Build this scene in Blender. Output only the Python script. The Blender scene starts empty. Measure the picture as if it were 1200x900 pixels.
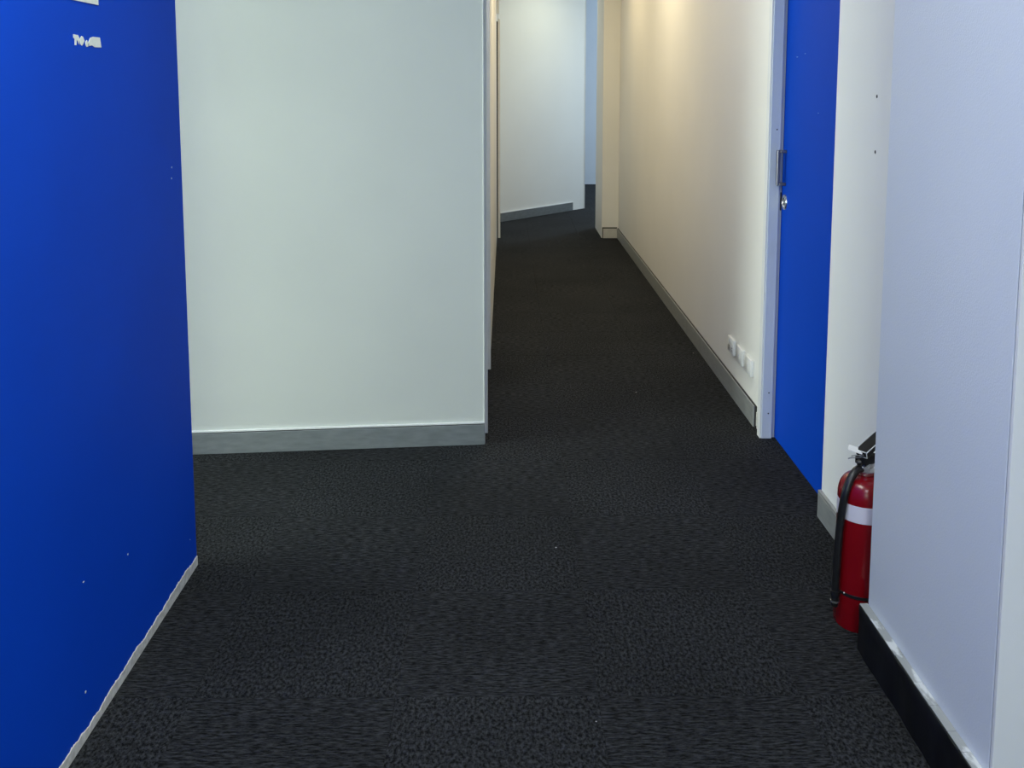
import bpy, bmesh, math, random
from mathutils import Vector, Matrix
random.seed(7)
S = bpy.context.scene
C = S.collection
PI = math.pi

# ---------------------------------------------------------------- camera
cam = bpy.data.cameras.new('camera')
cam.sensor_fit = 'HORIZONTAL'
cam.sensor_width = 36.0
cam.lens = 36.0 * 1130 / 1200
cam.shift_y = -(450 - 226) / 1200
cam.clip_start = 0.05
co = bpy.data.objects.new('camera', cam)
C.objects.link(co)
co.location = (0, 0, 1.5)
co.rotation_euler = (PI / 2 - math.atan(129 / 1130), 0, -math.atan(8 / 1130))
S.camera = co

# ---------------------------------------------------------------- world, exposure
w = bpy.data.worlds.new('world')
S.world = w
w.use_nodes = True
bg = w.node_tree.nodes['Background']
bg.inputs['Color'].default_value = (0.62, 0.78, 1.0, 1)
bg.inputs['Strength'].default_value = 0.3
S.view_settings.view_transform = 'Standard'
S.view_settings.look = 'None'
S.view_settings.gamma = 1
S.view_settings.use_curve_mapping = False
S.view_settings.exposure = 0.0

# ---------------------------------------------------------------- lights
def area(name, loc, rot, sx, sy, power, col):
    l = bpy.data.lights.new(name, 'AREA')
    l.shape = 'RECTANGLE'
    l.size = sx
    l.size_y = sy
    l.energy = power
    l.color = col
    o = bpy.data.objects.new(name, l)
    C.objects.link(o)
    o.location = loc
    o.rotation_euler = rot
    return o
LIGHTS = [  # name, location, rotation, width, depth, power, colour
    ('room_panel_light', (-0.45, 1.3, 2.66), (0, 0, 0), 0.6, 1.2, 41, (0.94, 1.0, 0.90)),
    ('room_panel_light', (0.25, -1.2, 2.66), (0, 0, 0), 0.6, 1.2, 56, (1.0, 0.92, 1.0)),
    ('window_daylight', (0.2, -2.85, 1.5), (PI / 2, 0, 0), 2.2, 1.5, 40, (0.68, 1.0, 0.80)),
    ('passage_window_daylight', (-5.9, 1.95, 1.5), (0, -PI / 2, 0), 1.6, 2.5, 275, (0.89, 1.0, 0.90)),
    ('corridor_mouth_fill', (0.1, 4.5, 2.68), (0, 0, 0), 0.3, 1.2, 7.8, (1.0, 0.97, 0.92)),  # added fill with no known fitting, brightens right wall around the door
    ('corridor_light', (0.5, 6.4, 2.68), (0, 0, 0), 0.6, 0.6, 15.3, (1.0, 0.84, 0.56)),
    ('corridor_light', (0.5, 8.1, 2.68), (0, 0, 0), 0.6, 0.6, 9.5, (1.0, 0.79, 0.46)),
    ('lobby_panel_light', (1.0, 10.3, 2.68), (0, 0, 0), 0.6, 0.6, 8.5, (1.0, 0.98, 0.71)),
    ('lobby_daylight', (3.9, 13.4, 1.5), (0, PI / 2, 0), 1.6, 1.4, 108, (0.60, 0.78, 0.95)),
]
for l_ in LIGHTS:
    area(*l_)

# ---------------------------------------------------------------- materials
def newmat(name, rough=0.5, metal=0.0, spec=0.5):
    m = bpy.data.materials.new(name)
    m.use_nodes = True
    b = m.node_tree.nodes['Principled BSDF']
    b.inputs['Roughness'].default_value = rough
    b.inputs['Metallic'].default_value = metal
    b.inputs['Specular IOR Level'].default_value = spec
    return m, m.node_tree, b

def surf(name, c1, c2=None, scale=30, stretch=(1, 1, 1), rough=0.5, metal=0.0, spec=0.5, bump=0.0, bscale=400, detail=4, lo=0.35, hi=0.65):
    m, t, b = newmat(name, rough, metal, spec)
    N, L = t.nodes, t.links
    tc = N.new('ShaderNodeTexCoord')
    mp = N.new('ShaderNodeMapping')
    mp.inputs['Scale'].default_value = stretch
    L.new(tc.outputs['Object'], mp.inputs['Vector'])
    n = N.new('ShaderNodeTexNoise')
    n.inputs['Scale'].default_value = scale
    n.inputs['Detail'].default_value = detail
    L.new(mp.outputs[0], n.inputs['Vector'])
    r = N.new('ShaderNodeValToRGB')
    r.color_ramp.elements[0].position = lo
    r.color_ramp.elements[1].position = hi
    r.color_ramp.elements[0].color = (*c1, 1)
    r.color_ramp.elements[1].color = (*(c2 or c1), 1)
    L.new(n.outputs['Fac'], r.inputs['Fac'])
    L.new(r.outputs['Color'], b.inputs['Base Color'])
    if bump:
        n2 = N.new('ShaderNodeTexNoise')
        n2.inputs['Scale'].default_value = bscale
        L.new(mp.outputs[0], n2.inputs['Vector'])
        bp = N.new('ShaderNodeBump')
        bp.inputs['Strength'].default_value = bump
        bp.inputs['Distance'].default_value = 0.002
        L.new(n2.outputs['Fac'], bp.inputs['Height'])
        L.new(bp.outputs['Normal'], b.inputs['Normal'])
    return m

M = {}
M['white'] = surf('white_wall_paint', (0.84, 0.85, 0.835), (0.87, 0.88, 0.865), scale=1.4, rough=0.55, bump=0.06, bscale=260)
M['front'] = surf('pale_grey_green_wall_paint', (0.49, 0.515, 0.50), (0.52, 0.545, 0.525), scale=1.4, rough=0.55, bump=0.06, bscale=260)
M['cream'] = surf('cream_wall_paint', (0.775, 0.77, 0.74), (0.805, 0.80, 0.77), scale=1.4, rough=0.55, bump=0.06, bscale=260)
M['pillar'] = surf('roller_textured_paint', (0.67, 0.72, 0.79), (0.70, 0.745, 0.81), scale=2, rough=0.5, bump=0.22, bscale=240)
M['panel'] = surf('panel_paint', (0.74, 0.75, 0.75), (0.76, 0.77, 0.77), scale=2, rough=0.5, bump=0.08, bscale=240)
M['blue'] = surf('blue_wall_paint', (0.001, 0.053, 0.50), (0.0012, 0.057, 0.53), scale=2.5, rough=0.6, spec=0.07, bump=0.05, bscale=200)
M['bluedoor'] = surf('blue_door_paint', (0.001, 0.050, 0.43), (0.0015, 0.053, 0.45), scale=2, rough=0.6, spec=0.07, bump=0.04, bscale=150)
M['alu'] = surf('grey_aluminium_skirting', (0.17, 0.19, 0.20), (0.23, 0.25, 0.26), scale=14, stretch=(1, 1, 4), rough=0.42, metal=0.25, lo=0.3, hi=0.75)
M['alu_lit'] = surf('lit_aluminium_skirting', (0.29, 0.305, 0.305), (0.35, 0.365, 0.36), scale=14, stretch=(1, 1, 4), rough=0.42, metal=0.25, lo=0.3, hi=0.75)  # same aluminium, lighter: brighter light on right-hand skirtings put into the colour
M['alulip'] = surf('bright_aluminium_edge', (0.86, 0.88, 0.88), (0.92, 0.93, 0.93), scale=20, rough=0.3, metal=0.3)
M['jamb'] = surf('lavender_grey_jamb', (0.55, 0.60, 0.67), (0.58, 0.63, 0.70), scale=8, rough=0.4)
M['trim'] = surf('white_trim_gloss', (0.66, 0.68, 0.69), (0.72, 0.73, 0.74), scale=8, rough=0.35)
M['dark'] = surf('shadow_gap_black', (0.012, 0.012, 0.014), (0.02, 0.02, 0.022), scale=30, rough=0.7)
M['blackgloss'] = surf('glossy_black_skirting', (0.002, 0.0025, 0.004), (0.006, 0.007, 0.011), scale=6, stretch=(1, 3, 1), rough=0.28, bump=0.1, bscale=18)
M['plaster'] = surf('bare_plaster_edge', (0.50, 0.49, 0.45), (0.66, 0.66, 0.63), scale=60, rough=0.8, bump=0.3, bscale=160)
M['splat'] = surf('paint_spattered_ledge', (0.34, 0.36, 0.35), (0.66, 0.69, 0.68), scale=34, stretch=(1, 0.4, 1), rough=0.5, lo=0.50, hi=0.58)
M['paper'] = surf('white_sticker_paper', (0.68, 0.72, 0.66), (0.76, 0.79, 0.73), scale=50, rough=0.6)
M['plastic'] = surf('white_switch_plastic', (0.76, 0.77, 0.76), (0.80, 0.81, 0.80), scale=20, rough=0.3)
M['steel'] = surf('brushed_steel', (0.33, 0.34, 0.36), (0.42, 0.43, 0.45), scale=60, stretch=(1, 1, 0.1), rough=0.35, metal=0.85)
M['darksteel'] = surf('dark_satin_steel', (0.15, 0.15, 0.17), (0.21, 0.21, 0.23), scale=60, stretch=(1, 1, 0.1), rough=0.4, metal=0.7)
M['chrome'] = surf('polished_nickel', (0.62, 0.63, 0.62), (0.74, 0.75, 0.74), scale=20, rough=0.22, metal=0.9)
M['red'] = surf('red_enamel', (0.20, 0.002, 0.006), (0.23, 0.003, 0.008), scale=6, rough=0.24, spec=0.55)
M['band'] = surf('white_band', (0.68, 0.66, 0.74), (0.72, 0.70, 0.78), scale=10, rough=0.4)
M['rubber'] = surf('black_rubber', (0.008, 0.008, 0.009), (0.014, 0.014, 0.015), scale=80, rough=0.33, bump=0.1, bscale=300)
M['blackplastic'] = surf('matt_black_plastic', (0.006, 0.006, 0.007), (0.010, 0.010, 0.011), scale=60, rough=0.6, spec=0.25)
M['plate'] = surf('pale_grey_skirting_plate', (0.50, 0.50, 0.47), (0.56, 0.56, 0.53), scale=20, rough=0.5)
M['ceil'] = surf('ceiling_white', (0.74, 0.74, 0.73), (0.78, 0.78, 0.77), scale=8, rough=0.8)
M['base'] = surf('floor_adhesive_grey', (0.02, 0.02, 0.02), (0.03, 0.03, 0.03), scale=8, rough=0.9)

def carpet(name, stretch):
    m, t, b = newmat(name, 0.95, 0, 0.12)
    N, L = t.nodes, t.links
    geo = N.new('ShaderNodeNewGeometry')
    mp = N.new('ShaderNodeMapping')
    mp.inputs['Scale'].default_value = stretch
    L.new(geo.outputs['Position'], mp.inputs['Vector'])
    n = N.new('ShaderNodeTexNoise')
    n.inputs['Scale'].default_value = 95
    n.inputs['Detail'].default_value = 5
    n.inputs['Roughness'].default_value = 0.72
    L.new(mp.outputs[0], n.inputs['Vector'])
    r = N.new('ShaderNodeValToRGB')
    e = r.color_ramp.elements
    e[0].position = 0.41
    e[0].color = (0.0025, 0.0028, 0.0035, 1)
    e[1].position = 0.64
    e[1].color = (0.043, 0.046, 0.050, 1)
    L.new(n.outputs['Fac'], r.inputs['Fac'])
    # worn, trodden patches
    n3 = N.new('ShaderNodeTexNoise')
    n3.inputs['Scale'].default_value = 1.7
    n3.inputs['Detail'].default_value = 3
    L.new(geo.outputs['Position'], n3.inputs['Vector'])
    r3 = N.new('ShaderNodeValToRGB')
    r3.color_ramp.elements[0].position = 0.35
    r3.color_ramp.elements[0].color = (0.82, 0.82, 0.82, 1)
    r3.color_ramp.elements[1].position = 0.65
    r3.color_ramp.elements[1].color = (1.15, 1.15, 1.15, 1)
    L.new(n3.outputs['Fac'], r3.inputs['Fac'])
    mx = N.new('ShaderNodeMixRGB')
    mx.blend_type = 'MULTIPLY'
    mx.inputs['Fac'].default_value = 1
    L.new(r.outputs['Color'], mx.inputs[1])
    L.new(r3.outputs['Color'], mx.inputs[2])
    # sparse pale lint
    v = N.new('ShaderNodeTexVoronoi')
    v.inputs['Scale'].default_value = 5.2
    L.new(geo.outputs['Position'], v.inputs['Vector'])
    lt = N.new('ShaderNodeMath')
    lt.operation = 'LESS_THAN'
    lt.inputs[1].default_value = 0.018
    L.new(v.outputs['Distance'], lt.inputs[0])
    mx2 = N.new('ShaderNodeMixRGB')
    mx2.inputs[2].default_value = (0.45, 0.45, 0.47, 1)
    L.new(lt.outputs[0], mx2.inputs['Fac'])
    L.new(mx.outputs[0], mx2.inputs[1])
    L.new(mx2.outputs[0], b.inputs['Base Color'])
    bp = N.new('ShaderNodeBump')
    bp.inputs['Strength'].default_value = 0.9
    bp.inputs['Distance'].default_value = 0.004
    L.new(n.outputs['Fac'], bp.inputs['Height'])
    L.new(bp.outputs['Normal'], b.inputs['Normal'])
    return m
M['carpet_a'] = carpet('charcoal_carpet_pile_lengthways', (1.25, 0.85, 1))
M['carpet_b'] = carpet('charcoal_carpet_pile_crossways', (0.38, 1.7, 1))

# ---------------------------------------------------------------- builders
def box(bm, lo, hi, bev=0.0, seg=1, mat=None):
    t = bmesh.new()
    bmesh.ops.create_cube(t, size=1)
    for v in t.verts:
        v.co = Vector(((lo[i] + hi[i]) / 2 + v.co[i] * (hi[i] - lo[i]) for i in range(3)))
    if bev:
        bmesh.ops.bevel(t, geom=t.edges[:], offset=bev, segments=seg, affect='EDGES', profile=0.5)
    if mat:
        t.transform(mat)
    me = bpy.data.meshes.new('t')
    t.to_mesh(me)
    t.free()
    bm.from_mesh(me)
    bpy.data.meshes.remove(me)

def lathe(bm, prof, seg=32, mat=None):
    rows = []
    for r, z in prof:
        if r < 1e-6:
            rows.append([bm.verts.new((0, 0, z))])
        else:
            rows.append([bm.verts.new((r * math.cos(2 * PI * k / seg), r * math.sin(2 * PI * k / seg), z)) for k in range(seg)])
    for a, b in zip(rows, rows[1:]):
        for k in range(seg):
            k2 = (k + 1) % seg
            if len(a) == 1 and len(b) == 1:
                continue
            if len(a) == 1:
                bm.faces.new((a[0], b[k2], b[k]))
            elif len(b) == 1:
                bm.faces.new((a[k], a[k2], b[0]))
            else:
                bm.faces.new((a[k], a[k2], b[k2], b[k]))
    if mat:
        vs = [v for row in rows for v in row]
        bmesh.ops.transform(bm, matrix=mat, verts=vs)

def tube(bm, pts, rad, seg=12, sub=6):
    P = [Vector(p) for p in pts]
    Q = []
    for i in range(len(P) - 1):
        p0, p1, p2, p3 = P[max(i - 1, 0)], P[i], P[i + 1], P[min(i + 2, len(P) - 1)]
        for k in range(sub):
            t = k / sub
            Q.append(0.5 * ((2 * p1) + (p2 - p0) * t + (2 * p0 - 5 * p1 + 4 * p2 - p3) * t * t + (3 * p1 - p0 - 3 * p2 + p3) * t ** 3))
    Q.append(P[-1])
    up = Vector((0.31, 0.2, 0.93))
    rows = []
    for i, q in enumerate(Q):
        d = (Q[min(i + 1, len(Q) - 1)] - Q[max(i - 1, 0)]).normalized()
        u = (up - d * up.dot(d)).normalized()
        up = u
        v = d.cross(u)
        rr = rad(i / (len(Q) - 1)) if callable(rad) else rad
        rows.append([bm.verts.new(q + (u * math.cos(2 * PI * k / seg) + v * math.sin(2 * PI * k / seg)) * rr) for k in range(seg)])
    for a, b in zip(rows, rows[1:]):
        for k in range(seg):
            bm.faces.new((a[k], a[(k + 1) % seg], b[(k + 1) % seg], b[k]))
    bm.faces.new(rows[0][::-1])
    bm.faces.new(rows[-1])

def obj(name, bm, mat, parent=None, smooth=False):
    bmesh.ops.recalc_face_normals(bm, faces=bm.faces[:])
    me = bpy.data.meshes.new(name)
    bm.to_mesh(me)
    bm.free()
    me.materials.append(M[mat])
    if smooth:
        for p in me.polygons:
            p.use_smooth = True
        me.set_sharp_from_angle(angle=math.radians(40))
    o = bpy.data.objects.new(name, me)
    C.objects.link(o)
    if parent:
        o.parent = parent
    return o

def bobj(name, lo, hi, mat, parent=None, bev=0.0, seg=1):
    """a box whose origin is its own base centre"""
    bm = bmesh.new()
    c = Vector(((lo[0] + hi[0]) / 2, (lo[1] + hi[1]) / 2, lo[2]))
    box(bm, Vector(lo) - c, Vector(hi) - c, bev, seg)
    o = obj(name, bm, mat, parent)
    o.location = c - (parent.location if parent else Vector())
    return o

def tag(o, label, cat, kind=None, group=None):
    o['label'] = label
    o['category'] = cat
    if kind:
        o['kind'] = kind
    if group:
        o['group'] = group
    return o

def empty(name, loc=(0, 0, 0), rz=0):
    o = bpy.data.objects.new(name, None)
    o.empty_display_size = 0.1
    o.location = loc
    o.rotation_euler = (0, 0, rz)
    C.objects.link(o)
    return o

H = 2.75
ST = 'structure'

# ---------------------------------------------------------------- floor with carpet tiles
fl = bobj('floor', (-6.1, -3.1, -0.08), (4.1, 14.4, -0.007), 'base')
tag(fl, 'charcoal carpet tile floor running from the room into the corridor', 'floor', ST)
T = 0.4985
tmesh = {}
for key in ('carpet_a', 'carpet_b'):
    bm = bmesh.new()
    box(bm, (-T / 2 + 0.0002, -T / 2 + 0.0002, 0), (T / 2 - 0.0002, T / 2 - 0.0002, 0.007), 0.0008)
    me = bpy.data.meshes.new('carpet_tile')
    bm.to_mesh(me)
    bm.free()
    me.materials.append(M[key])
    tmesh[key] = me
n = 0
for j in range(-4, 25):
    for i in range(-6, 8):
        x0, y0 = -0.27 + i * T, 2.217 + j * T
        xc, yc = x0 + T / 2, y0 + T / 2
        keep = False
        if -1.05 < xc < 1.25 and yc < 14.3: keep = True
        if xc <= -1.05 and 2.4 < yc < 4.2: keep = True
        if yc > 9.6 and -0.4 < xc < 2.6: keep = True
        if xc < -0.45 and yc > 4.2: keep = False
        if not keep:
            continue
        o = bpy.data.objects.new('carpet_tile', tmesh['carpet_a' if (i + j) % 2 else 'carpet_b'])
        C.objects.link(o)
        o.parent = fl
        o.location = Vector((xc, yc, -0.007)) - fl.location
        n += 1

tag(bobj('ceiling', (-6.1, -3.1, H), (4.1, 14.4, H + 0.08), 'ceil'), 'plain white ceiling above the room and corridor', 'ceiling', ST)

# ---------------------------------------------------------------- blue wall on the left
BX, BY = -0.966, 2.875
wl = bobj('wall_left', (BX - 0.11, -3.0, 0), (BX, BY, H), 'blue')
tag(wl, 'bright blue painted wall with chipped bare edge along the carpet', 'wall', ST)
# ragged unpainted strip along the foot
bm = bmesh.new()
prev = None
N_ = 420
ya = 0.6
lvl = 0.0
for k in range(N_ + 1):
    y = ya + (BY + 0.001 - ya) * k / N_
    lvl += (random.random() - 0.5) * 0.006
    lvl *= 0.94
    hh = 0.0285 + 0.0035 * math.sin(y * 5.1) + 0.002 * math.sin(y * 17) + lvl * 0.7 + (random.random() - 0.5) * 0.0028
    cur = (bm.verts.new((BX - 0.002, y, 0)), bm.verts.new((BX + 0.0025, y, 0)), bm.verts.new((BX + 0.0022, y, hh - 0.002)), bm.verts.new((BX - 0.002, y, hh)))
    if prev:
        for a in range(3):
            bm.faces.new((prev[a], prev[a + 1], cur[a + 1], cur[a]))
    else:
        bm.faces.new(cur)
    prev = cur
bm.faces.new(prev[::-1])
o = obj('bare_plaster_strip', bm, 'plaster', wl)
o.location = -wl.location
o['label'] = 'ragged unpainted strip along the foot of the blue wall'
# small paint chips
def chip(y, z, sy, sz, parent=wl, x=BX, mat='paper', sgn=1):
    bm = bmesh.new()
    k = 7
    ring = [(y + sy * math.cos(a) * random.uniform(.4, .75), z + sz * math.sin(a) * random.uniform(.4, .75)) for a in [2 * PI * q / k for q in range(k)]]
    lo = [bm.verts.new((x - sgn * 0.0005, p[0], p[1])) for p in ring]
    hi = [bm.verts.new((x + sgn * 0.0006, p[0], p[1])) for p in ring]
    bm.faces.new(hi)
    for q in range(k):
        bm.faces.new((lo[q], lo[(q + 1) % k], hi[(q + 1) % k], hi[q]))
    o = obj('paint_chip', bm, mat, parent)
    o.location = -parent.location
    return o
CH = [(2.352, 0.302, .004, .0035), (2.100, 0.365, .007, .002), (2.08, 0.108, .006, .006), (2.79, 1.257, .004, .005), (2.785, 1.225, .004, .005), (2.82, 0.11, .002, .002)]
for c in CH:
    chip(*c)

# stickers on the blue wall
def flat_poly(name, pts, mat, th=0.0016, x=BX):
    yc = sum(p[0] for p in pts) / len(pts)
    zc = min(p[1] for p in pts)
    bm = bmesh.new()
    a = [bm.verts.new((0, p[0] - yc, p[1] - zc)) for p in pts]
    b = [bm.verts.new((th, p[0] - yc, p[1] - zc)) for p in pts]
    bm.faces.new(a)
    bm.faces.new(b[::-1])
    k = len(pts)
    for q in range(k):
        bm.faces.new((a[q], a[(q + 1) % k], b[(q + 1) % k], b[q]))
    o = obj(name, bm, mat)
    o.location = (x + 0.0002, yc, zc)
    return o
tag(flat_poly('wall_notice', [(2.180, 1.684), (2.330, 1.683), (2.331, 1.89), (2.181, 1.89)], 'paper'), 'plain white paper notice stuck on the blue wall above the torn sticker', 'notice')
ts = empty('torn_sticker', (BX, 2.26, 1.583))
tag(ts, 'torn white sticker remnant with ragged end on the blue wall', 'sticker')
frag = [
    [(2.190, 1.598), (2.206, 1.606), (2.240, 1.607), (2.240, 1.602), (2.226, 1.599), (2.222, 1.583), (2.212, 1.586), (2.207, 1.598), (2.201, 1.586), (2.194, 1.585)],
    [(2.222, 1.600), (2.231, 1.606), (2.238, 1.604), (2.244, 1.596), (2.237, 1.589), (2.230, 1.584), (2.223, 1.587)],
    [(2.250, 1.594), (2.258, 1.598), (2.262, 1.591), (2.264, 1.584), (2.254, 1.582), (2.250, 1.586)],
    [(2.264, 1.592), (2.277, 1.604), (2.292, 1.607), (2.330, 1.607), (2.336, 1.584), (2.300, 1.583), (2.284, 1.587), (2.270, 1.585)],
]
frag[0] = [(2.189, 1.608), (2.212, 1.607), (2.220, 1.598), (2.216, 1.586), (2.209, 1.594), (2.204, 1.596), (2.201, 1.584), (2.194, 1.584), (2.195, 1.598), (2.189, 1.600)]
for f_ in frag:
    o = flat_poly('sticker_fragment', f_, 'paper', 0.0012)
    o.location = o.location - ts.location
    o.parent = ts

# ---------------------------------------------------------------- white wall across the passage (slightly askew)
A = Vector((-0.086, 3.879, 0))
ang = math.atan2(3.879 - 3.776, -0.086 + 1.275)
wf = empty('wall_front', A, ang)
tag(wf, 'large white wall facing the room beside the corridor mouth', 'wall', ST)
o = obj_ = bobj('wall_board', (-6.0, 0.012, 0), (-0.004, 0.12, H), 'front'); o.parent = wf
# aluminium corner bead at the end of the wall
o = bobj('corner_bead', (-0.004, 0.008, 0.0), (0.002, 0.12, H), 'front', None, 0.0015); o.parent = wf
bf = empty('baseboard_front', A, ang)
tag(bf, 'grey aluminium skirting with bright top edge under the large white wall', 'baseboard', ST)
o = bobj('skirting_face', (-5.9, 0.0, 0.0), (0.0, 0.0118, 0.086), 'alu', None, 0.0012); o.parent = bf
o = bobj('top_lip', (-5.9, 0.002, 0.0895), (0.0, 0.0118, 0.0975), 'alulip', None, 0.0012); o.parent = bf
o = bobj('shadow_groove', (-5.9, 0.006, 0.086), (0.0, 0.0118, 0.0895), 'dark'); o.parent = bf

# ---------------------------------------------------------------- corridor, left side
LX = -0.082
d2 = empty('door_2', (LX, 4.02, 0))
tag(d2, 'white flush door set in the left corridor wall behind the large white wall', 'door', ST)
def sub(name, lo, hi, mat, parent, bev=0.0):
    return bobj(name, lo, hi, mat, parent, bev)
sub('door_jamb', (LX - 0.10, 4.012, 0), (LX + 0.006, 4.05, 2.12), 'trim', d2, 0.001)
sub('door_jamb', (LX - 0.10, 4.94, 0), (LX + 0.005, 4.975, 2.12), 'trim', d2, 0.001)
sub('door_head', (LX - 0.10, 4.05, 2.085), (LX + 0.004, 4.94, 2.12), 'trim', d2, 0.001)
sub('door_leaf', (LX - 0.075, 4.053, 0.006), (LX - 0.035, 4.937, 2.082), 'cream', d2, 0.001)
sub('door_handle', (LX - 0.035, 4.13, 1.0), (LX - 0.012, 4.25, 1.022), 'steel', d2, 0.004)
tag(bobj('wall_corridor_head', (LX - 0.10, 4.01, 2.122), (LX, 4.975, H), 'cream'), 'cream wall above the white flush door in the corridor', 'wall', ST)
wcl = bobj('wall_corridor_left', (LX - 0.10, 4.977, 0), (LX, 10.37, H), 'cream')
tag(wcl, 'narrow cream wall along the left of the corridor', 'wall', ST)
tp = empty('trim_1', (LX, 9.30, 0))
tag(tp, 'white timber edge trim on the left wall near the corridor end', 'trim', ST)
sub('edge_board', (LX + 0.012, 9.27, 0), (LX + 0.034, 9.32, 2.10), 'trim', tp, 0.0015)
sub('shadow_gap', (LX + 0.0005, 9.275, 0), (LX + 0.012, 9.315, 2.08), 'dark', tp)
sub('upper_board', (LX + 0.0005, 9.27, 2.15), (LX + 0.026, 9.32, H), 'trim', tp, 0.0015)

# ---------------------------------------------------------------- corridor, right side
RX = 1.097
wcr = bobj('wall_corridor_right', (RX, 3.985, 0), (RX + 0.12, 9.255, H), 'cream')
tag(wcr, 'long cream wall along the right of the corridor with power outlets', 'wall', ST)
b1 = empty('baseboard_right', (RX, 4.08, 0))
tag(b1, 'grey aluminium skirting along the right corridor wall', 'baseboard', ST)
for y0, y1 in ((4.08, 5.63), (5.633, 9.253)):
    s_ = bobj('skirting_length', (RX - 0.0115, y0, 0), (RX - 0.0004, y1, 0.094), 'alu_lit', b1, 0.0012)
    l_ = bobj('top_lip', (RX - 0.006, y0, 0.094), (RX - 0.0004, y1, 0.0985), 'dark', None)
    l_.location = l_.location - b1.location - s_.location
    l_.parent = s_
# pier at the end of the corridor
pr = bobj('wall_pier', (0.937, 9.257, 0), (1.55, 9.93, H), 'cream')
tag(pr, 'cream wall pier standing out at the end of the right corridor wall', 'wall', ST)
bp_ = empty('baseboard_pier', (1.01, 9.25, 0))
tag(bp_, 'short grey skirting plate with dark outline on the cream pier', 'baseboard', ST)
bobj('backing', (0.9415, 9.2535, 0), (1.0855, 9.2568, 0.106), 'dark', bp_)
bobj('skirting_plate', (0.950, 9.2485, 0), (1.085, 9.2533, 0.094), 'plate', bp_, 0.001)

# diagonal wall
dA, dB = Vector((-0.075, 10.335, 0)), Vector((0.954, 11.503, 0))
dang = math.atan2(dB.y - dA.y, dB.x - dA.x)
dlen = (dB - dA).length
wd = empty('wall_diagonal', dA, dang)
tag(wd, 'white wall set diagonally across the far end of the corridor', 'wall', ST)
o = bobj('wall_board', (0, 0.0, 0), (dlen - 0.012, 0.1, H), 'white'); o.parent = wd
o = bobj('end_bead', (dlen - 0.012, -0.004, 0), (dlen, 0.104, H), 'trim', None, 0.002); o.parent = wd
bd = empty('baseboard_diagonal', dA, dang)
tag(bd, 'grey skirting along the diagonal white wall, stopping short of its end', 'baseboard', ST)
o = bobj('skirting_face', (0.03, -0.013, 0), (dlen - 0.245, -0.0005, 0.094), 'alu', None, 0.0015); o.parent = bd
o = bobj('top_lip', (0.03, -0.013, 0.0942), (dlen - 0.245, -0.0005, 0.102), 'alulip', None, 0.001); o.parent = bd
tag(bobj('wall_far', (-0.9, 14.26, 0), (4.0, 14.38, H), 'pillar'), 'daylit pale wall seen through the gap at the very end', 'wall', ST)
tag(bobj('wall_lobby', (1.56, 9.80, 0), (4.0, 9.92, H), 'white'), 'white wall behind the corridor pier', 'wall', ST)

# ---------------------------------------------------------------- blue cavity sliding door
WY = 3.20                                   # end of the white cavity wall
d1 = empty('door_1', (1.14, 3.6, 0))
tag(d1, 'blue sliding door running into the white cavity wall', 'door', ST)
lf = bobj('door_leaf', (1.143, 2.95, 0.004), (1.181, 3.952, H - 0.35), 'bluedoor', d1, 0.001)
jb = bobj('door_jamb', (1.085, 3.939, 0), (1.129, 3.984, H - 0.3), 'jamb', d1, 0.0015)
bobj('jamb_edge', (1.0785, 3.943, 0), (1.0848, 3.984, H - 0.3), 'trim', d1, 0.001)
bobj('jamb_stop', (1.1292, 3.953, 0), (1.19, 3.984, H - 0.3), 'jamb', d1, 0.001)
bobj('lock_slot', (1.1375, 3.9515, 0.975), (1.1425, 3.9528, 1.05), 'dark', d1)
for z in (1.31, 0.20, 0.11):
    bm = bmesh.new()
    lathe(bm, [(0, 0), (0.0032, 0), (0.0028, 0.0012), (0, 0.0014)], 8, Matrix.Rotation(PI / 2, 4, 'X'))
    o = obj('screw_head', bm, 'dark', d1)
    o.location = Vector((1.112, 3.9388, z)) - d1.location
# pull handle
ph = empty('pull_handle_pivot')
bpy.data.objects.remove(ph)
bm = bmesh.new()
hy = 3.905
box(bm, (1.105, hy - 0.009, 1.083), (1.117, hy + 0.009, 1.228), 0.002)
box(bm, (1.117, hy - 0.009, 1.083), (1.143, hy + 0.009, 1.095), 0.0015)
box(bm, (1.117, hy - 0.009, 1.216), (1.143, hy + 0.009, 1.228), 0.0015)
h_ = obj('pull_handle', bm, 'darksteel', d1)
h_.location = -d1.location
h_['label'] = 'brushed steel bow pull handle'
# oval key escutcheon
bm = bmesh.new()
rot = Matrix.Translation((1.143, 3.903, 1.015)) @ Matrix.Rotation(-PI / 2, 4, 'Y') @ Matrix.Diagonal((1.0, 0.86, 1, 1))
lathe(bm, [(0, 0.001), (0.021, 0.001), (0.0225, 0.004), (0.026, 0.006), (0.031, 0.005), (0.0325, 0.0)], 28, rot)
k_ = obj('key_escutcheon', bm, 'chrome', d1, True)
k_.location = -d1.location
k_['label'] = 'polished oval key escutcheon'
bm = bmesh.new()
lathe(bm, [(0, 0.0075), (0.0095, 0.0075), (0.0105, 0.006), (0.0105, 0.0012)], 20, Matrix.Translation((1.143, 3.903, 1.012)) @ Matrix.Rotation(-PI / 2, 4, 'Y'))
kc = obj('lock_cylinder', bm, 'steel', k_, True)
bm = bmesh.new()
box(bm, (1.1345, 3.9022, 1.006), (1.1358, 3.9038, 1.018))
obj('key_slot', bm, 'dark', k_)
# scratches on the leaf
for (y, z, sy) in ((3.80, 1.60, .02), (3.52, 1.39, .010), (3.70, 1.61, .015)):
    o = chip(y, z, sy, 0.0012, lf, 1.143, 'jamb', -1)
    o.location = -(lf.location + d1.location)
    o.name = 'scratch'

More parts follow.
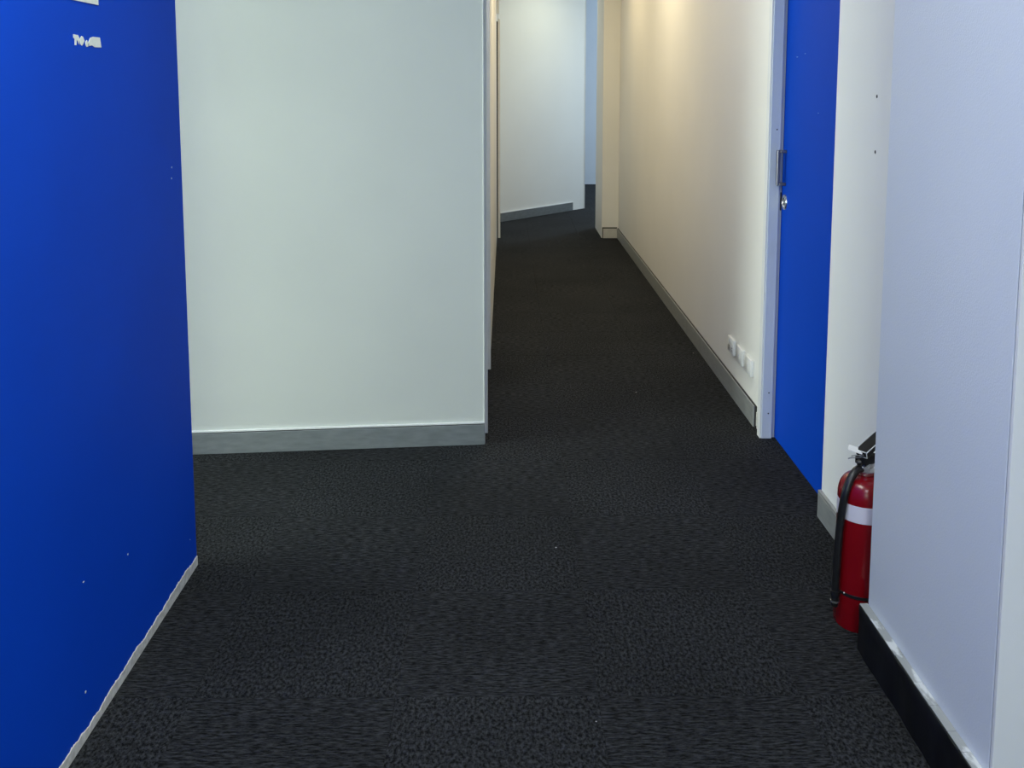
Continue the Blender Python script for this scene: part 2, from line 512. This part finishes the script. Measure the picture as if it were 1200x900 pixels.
# patch of bare wall between skirting and jamb
bp2 = empty('trim_2', (RX, 4.03, 0))
tag(bp2, 'narrow bare plaster patch between the corridor skirting and the door jamb', 'trim', ST)
bobj('plaster_patch', (RX - 0.004, 3.986, 0.012), (RX - 0.0003, 4.06, 0.075), 'plaster', bp2, 0.001)
bobj('shadow_gap', (RX - 0.006, 4.061, 0), (RX - 0.0003, 4.079, 0.098), 'dark', bp2)

# white cavity wall right of the door
wr = empty('wall_right', (RX + 0.06, 2.8, 0))
tag(wr, 'white wall between the blue door and the pillar', 'wall', ST)
bobj('front_board', (RX, 2.0, 0), (RX + 0.028, WY, H), 'white', wr, 0.001)
bobj('rear_board', (1.2, 2.0, 0), (1.23, 3.99, H), 'white', wr)
bobj('door_header', (RX, WY + 0.001, H - 0.34), (RX + 0.028, 3.935, H), 'white', wr)
for (y, z) in ((2.851, 1.46), (2.846, 1.296)):
    bm = bmesh.new()
    lathe(bm, [(0, 0.0006), (0.005, 0.0006), (0.0056, 0.0)], 10, Matrix.Translation((RX, y, z)) @ Matrix.Rotation(-PI / 2, 4, 'Y'))
    o = obj('screw_hole', bm, 'dark', wr)
    o.location = -wr.location
b2 = empty('baseboard_cavity', (RX, 2.9, 0))
tag(b2, 'short grey skirting on the white wall beside the fire extinguisher', 'baseboard', ST)
bobj('skirting_face', (RX - 0.0125, 2.42, 0), (RX - 0.0005, WY + 0.001, 0.088), 'alu_lit', b2, 0.0015)
bobj('top_lip', (RX - 0.0125, 2.42, 0.0882), (RX - 0.0005, WY + 0.001, 0.098), 'alu_lit', b2, 0.0015)

# ---------------------------------------------------------------- pillar on the right
PX, PY0, PY1 = 0.962, 1.773, 2.41
pl = empty('wall_pillar', (1.3, 2.1, 0))
tag(pl, 'pale blue grey pillar with rough rolled paint hiding part of the extinguisher', 'pillar', ST)
bobj('pillar_body', (PX, PY0, 0), (1.092, PY1, H), 'pillar', pl, 0.0008)
bobj('pillar_core', (1.0925, PY0, 0), (1.60, 1.998, H), 'pillar', pl)
bobj('front_panel', (PX + 0.0004, PY0 - 0.0135, 0), (1.60, PY0 - 0.0035, H), 'panel', pl, 0.0008)
bobj('panel_joint', (PX + 0.004, PY0 - 0.0035, 0), (1.59, PY0, H), 'dark', pl)
bb = empty('baseboard_pillar', (PX, 2.1, 0))
tag(bb, 'glossy black skirting with paint spattered ledge around the pillar', 'baseboard', ST)
bm = bmesh.new()
K = 24
prev = None
for k in range(K + 1):
    y = PY0 - 0.04 + (PY1 + 0.004 - PY0 + 0.04) * k / K
    wob = 0.0022 * math.sin(y * 21) + 0.0014 * math.sin(y * 47 + 1)
    xo = PX - 0.0235
    cur = [bm.verts.new(p) for p in ((PX - 0.0005, y, 0), (xo - 0.001 + wob * 0.6, y, 0), (xo - 0.002 + wob * 1.6, y, 0.035), (xo + wob * 0.8, y, 0.08), (xo, y, 0.122), (xo + 0.002, y, 0.1245), (PX - 0.0005, y, 0.1245))]
    if prev:
        for a in range(7):
            bm.faces.new((prev[a], prev[(a + 1) % 7], cur[(a + 1) % 7], cur[a]))
    else:
        bm.faces.new(cur)
    prev = cur
bm.faces.new(prev[::-1])
o = obj('skirting_board', bm, 'blackgloss', bb, True)
o.location = -bb.location
bm = bmesh.new()
yy = PY0 - 0.04
ends = [yy, 1.84, 1.905, 1.99, 2.075, 2.18, PY1 + 0.004]
for a, b in zip(ends, ends[1:]):
    dz = random.uniform(-0.0006, 0.0006)
    box(bm, (PX - 0.0225 + random.uniform(0, .003), a + 0.0008, 0.1246), (PX - 0.0005, b - 0.0008, 0.1275 + dz), 0.0008)
o = obj('spattered_ledge', bm, 'splat', bb)
o.location = -bb.location
o['label'] = 'pale ledge spattered with white paint along the skirting top'
tag(bobj('wall_alcove', (1.60, 1.99, 0), (2.3, 2.09, H), 'white'), 'white wall set back to the right of the pillar', 'wall', ST)
tag(bobj('wall_room_right', (2.2, -3.0, 0), (2.3, 1.99, H), 'white'), 'white wall of the room to the right of the viewer', 'wall', ST)

# ---------------------------------------------------------------- wall plates
def outlet(name, y, label, kind):
    r = empty(name, (RX, y, 0.244))
    tag(r, label, 'outlet', None, 'white wall plates above the corridor skirting')
    bm = bmesh.new()
    box(bm, (-0.0095, -0.058, -0.037), (-0.0004, 0.058, 0.037), 0.0018, 2)
    bmesh.ops.scale(bm, vec=(1.5, 1, 1), verts=bm.verts[:])
    obj('face_plate', bm, 'plastic', r, True)
    if kind == 'power':
        for s in (-1, 1):
            bm = bmesh.new()
            box(bm, (-0.0172, s * 0.019 - 0.006, 0.012), (-0.0141, s * 0.019 + 0.006, 0.030), 0.001)
            obj('rocker_switch', bm, 'plastic', r)
            for q, (dy, rz) in enumerate(((-0.0065, 0.5), (0.0065, -0.5), (0, 0))):
                bm = bmesh.new()
                zc = -0.006 if q < 2 else -0.019
                box(bm, (-0.0149, -0.0012, -0.0045), (-0.0141, 0.0012, 0.0045), 0, 1, Matrix.Translation((0, s * 0.03 + dy, zc)) @ Matrix.Rotation(rz, 4, 'X'))
                obj('socket_slot', bm, 'dark', r)
    else:
        bm = bmesh.new()
        box(bm, (-0.0153, -0.0115, -0.012), (-0.0141, 0.0115, 0.012), 0.0006)
        j_ = obj('data_insert', bm, 'plastic', r)
        bm = bmesh.new()
        box(bm, (-0.0157, -0.005, -0.005), (-0.0152, 0.005, 0.004))
        obj('port_opening', bm, 'band', j_)
    return r
outlet('power_outlet', 4.52, 'white double power socket, the farthest plate from the blue door', 'power')
outlet('data_outlet', 4.35, 'white data plate between the power socket and the plate by the jamb', 'data')
outlet('data_outlet', 4.19, 'white data plate nearest the blue door jamb', 'data')

# ---------------------------------------------------------------- fire extinguisher
EX, EY = 0.993, 2.545
ex = empty('fire_extinguisher', (EX, EY, 0.0))
tag(ex, 'red fire extinguisher with white band and black hose standing behind the pillar', 'fire extinguisher')
R = 0.072
prof = [(0, 0.006), (R - 0.014, 0.006), (R - 0.009, 0.0), (R - 0.004, 0.0), (R - 0.0015, 0.006), (R - 0.0015, 0.045), (R - 0.0005, 0.049), (R, 0.052), (R, 0.37)]
for k in range(1, 11):
    a = k / 10 * PI / 2
    prof.append((0.021 + (R - 0.021) * math.cos(a) ** 0.62 if k < 10 else 0.021, 0.37 + 0.058 * math.sin(a)))
prof += [(0.019, 0.434), (0, 0.434)]
bm = bmesh.new()
lathe(bm, prof, 48)
obj('cylinder', bm, 'red', ex, True)
bm = bmesh.new()
lathe(bm, [(R + 0.0001, 0.3145), (R + 0.0007, 0.315), (R + 0.0007, 0.361), (R + 0.0001, 0.3615)], 48)
o = obj('identification_band', bm, 'band', ex, True)
o['label'] = 'white identification band'
bm = bmesh.new()
lathe(bm, [(0, 0.430), (0.022, 0.430), (0.0245, 0.433), (0.0245, 0.444), (0.020, 0.448), (0.019, 0.452), (0.023, 0.456), (0.023, 0.466), (0, 0.466)], 20)
box(bm, (-0.026, -0.024, 0.440), (0.002, 0.004, 0.460), 0.003)
vb = obj('valve', bm, 'chrome', ex, True)
vb['label'] = 'nickel valve body'
# lever assembly, rising away from the hose
DR = Matrix.Rotation(math.radians(38), 4, 'Z')
bm = bmesh.new()
box(bm, (-0.030, -0.017, 0.463), (0.03, 0.017, 0.484), 0.002, 1, DR)
obj('handle_block', bm, 'blackplastic', ex)
tl = DR @ Matrix.Translation((-0.028, -0.002, 0.486)) @ Matrix.Rotation(math.radians(-16), 4, 'Y')
bm = bmesh.new()
box(bm, (0, -0.0172, 0.0), (0.105, 0.0172, 0.018), 0.002, 1, tl)
lv = obj('squeeze_lever', bm, 'blackplastic', ex)
bm = bmesh.new()
for s in (-1, 1):
    box(bm, (-0.0005, s * 0.0175 - 0.0009, 0.0165), (0.1, s * 0.0175 + 0.0009, 0.0187), 0, 1, tl)
box(bm, (-0.0012, -0.0175, 0.0165), (0.0004, 0.0175, 0.0187), 0, 1, tl)
box(bm, (-0.0012, -0.0175, 0.0), (0.0004, 0.0175, 0.0018), 0, 1, tl)
box(bm, (-0.0012, -0.0175, 0.0), (0.0004, -0.0159, 0.018), 0, 1, tl)
obj('lever_edge', bm, 'alulip', lv)
bm = bmesh.new()
box(bm, (0.0, -0.013, 0.460), (0.085, 0.013, 0.466), 0.002, 1, DR @ Matrix.Translation((0.02, 0, 0.0)))
obj('carry_handle', bm, 'blackplastic', ex)
# safety pin wires and white tamper tag
bm = bmesh.new()
tube(bm, [(-0.020, -0.026, 0.489), (-0.034, -0.030, 0.488), (-0.050, -0.033, 0.489), (-0.064, -0.036, 0.488)], 0.0014, 6, 3)
tube(bm, [(-0.018, -0.028, 0.494), (-0.030, -0.032, 0.495), (-0.043, -0.035, 0.496), (-0.056, -0.038, 0.496)], 0.0014, 6, 3)
obj('safety_pin', bm, 'steel', ex, True)
bm = bmesh.new()
tt = Matrix.Translation((-0.036, -0.012, 0.504)) @ Matrix.Rotation(math.radians(-22), 4, 'Z') @ Matrix.Rotation(math.radians(12), 4, 'Y') @ Matrix.Rotation(math.radians(14), 4, 'X')
box(bm, (-0.019, -0.013, -0.0008), (0.019, 0.013, 0.0008), 0.0005, 1, tt)
o = obj('tamper_tag', bm, 'plastic', ex)
o['label'] = 'white plastic tamper tag'
bm = bmesh.new()
lathe(bm, [(0, 0), (0.008, 0), (0.008, 0.009), (0.0065, 0.011), (0, 0.011)], 16, Matrix.Translation((-0.022, -0.018, 0.471)) @ Matrix.Rotation(math.radians(70), 4, 'Y') @ Matrix.Rotation(PI, 4, 'X'))
obj('pressure_gauge', bm, 'rubber', ex, True)
# hose
bm = bmesh.new()
tube(bm, [(-0.018, -0.014, 0.449), (-0.034, -0.022, 0.4495), (-0.052, -0.031, 0.430), (-0.066, -0.038, 0.400), (-0.073, -0.039, 0.365), (-0.0775, -0.036, 0.31), (-0.0805, -0.032, 0.23), (-0.0815, -0.030, 0.15), (-0.082, -0.0295, 0.085)], 0.0108, 14, 6)
hs = obj('hose', bm, 'rubber', ex, True)
bm = bmesh.new()
tube(bm, [(-0.082, -0.0295, 0.085), (-0.0825, -0.0295, 0.074), (-0.083, -0.0295, 0.062)], lambda t: 0.0122 - 0.0035 * t, 14, 3)
obj('nozzle', bm, 'rubber', hs, True)
bm = bmesh.new()
lathe(bm, [(0.0095, -0.002), (0.0126, -0.002), (0.0126, 0.002), (0.0095, 0.002)], 16, Matrix.Translation((-0.0823, -0.0295, 0.077)))
obj('nozzle_ring', bm, 'chrome', hs, True)
bm = bmesh.new()
lathe(bm, [(R + 0.0002, 0.098), (R + 0.0016, 0.0985), (R + 0.0016, 0.1065), (R + 0.0002, 0.107)], 40)
lathe(bm, [(0.0112, 0.096), (0.0135, 0.0965), (0.0135, 0.1085), (0.0112, 0.109)], 16, Matrix.Translation((-0.082, -0.0295, 0)))
obj('hose_strap', bm, 'rubber', ex, True)
bm = bmesh.new()
box(bm, (-0.065, -0.046, 0.106), (-0.061, -0.042, 0.110), 0.001)
obj('strap_buckle', bm, 'plaster', ex)

# ---------------------------------------------------------------- rest of the shell
wb = empty('wall_back', (0, -3.05, 0))
tag(wb, 'white wall behind the viewer with a wide window opening', 'wall', ST)
for nm, lo, hi in (('sill_board', (-1.0, -3.1, 0), (2.2, -3.0, 0.7)), ('head_board', (-1.0, -3.1, 2.3), (2.2, -3.0, H)), ('side_board', (-1.0, -3.1, 0.7), (-0.95, -3.0, 2.3)), ('side_board', (1.35, -3.1, 0.7), (2.2, -3.0, 2.3))):
    bobj(nm, lo, hi, 'white', wb)
tag(bobj('wall_passage', (-6.08, 0.5, 0), (-6.0, 3.4, H), 'white'), 'white wall at the far left end of the side passage', 'wall', ST)
tag(bobj('wall_passage_near', (-6.0, 0.5, 0), (-1.077, 0.6, H), 'white'), 'white wall closing the side passage behind the blue wall', 'wall', ST)
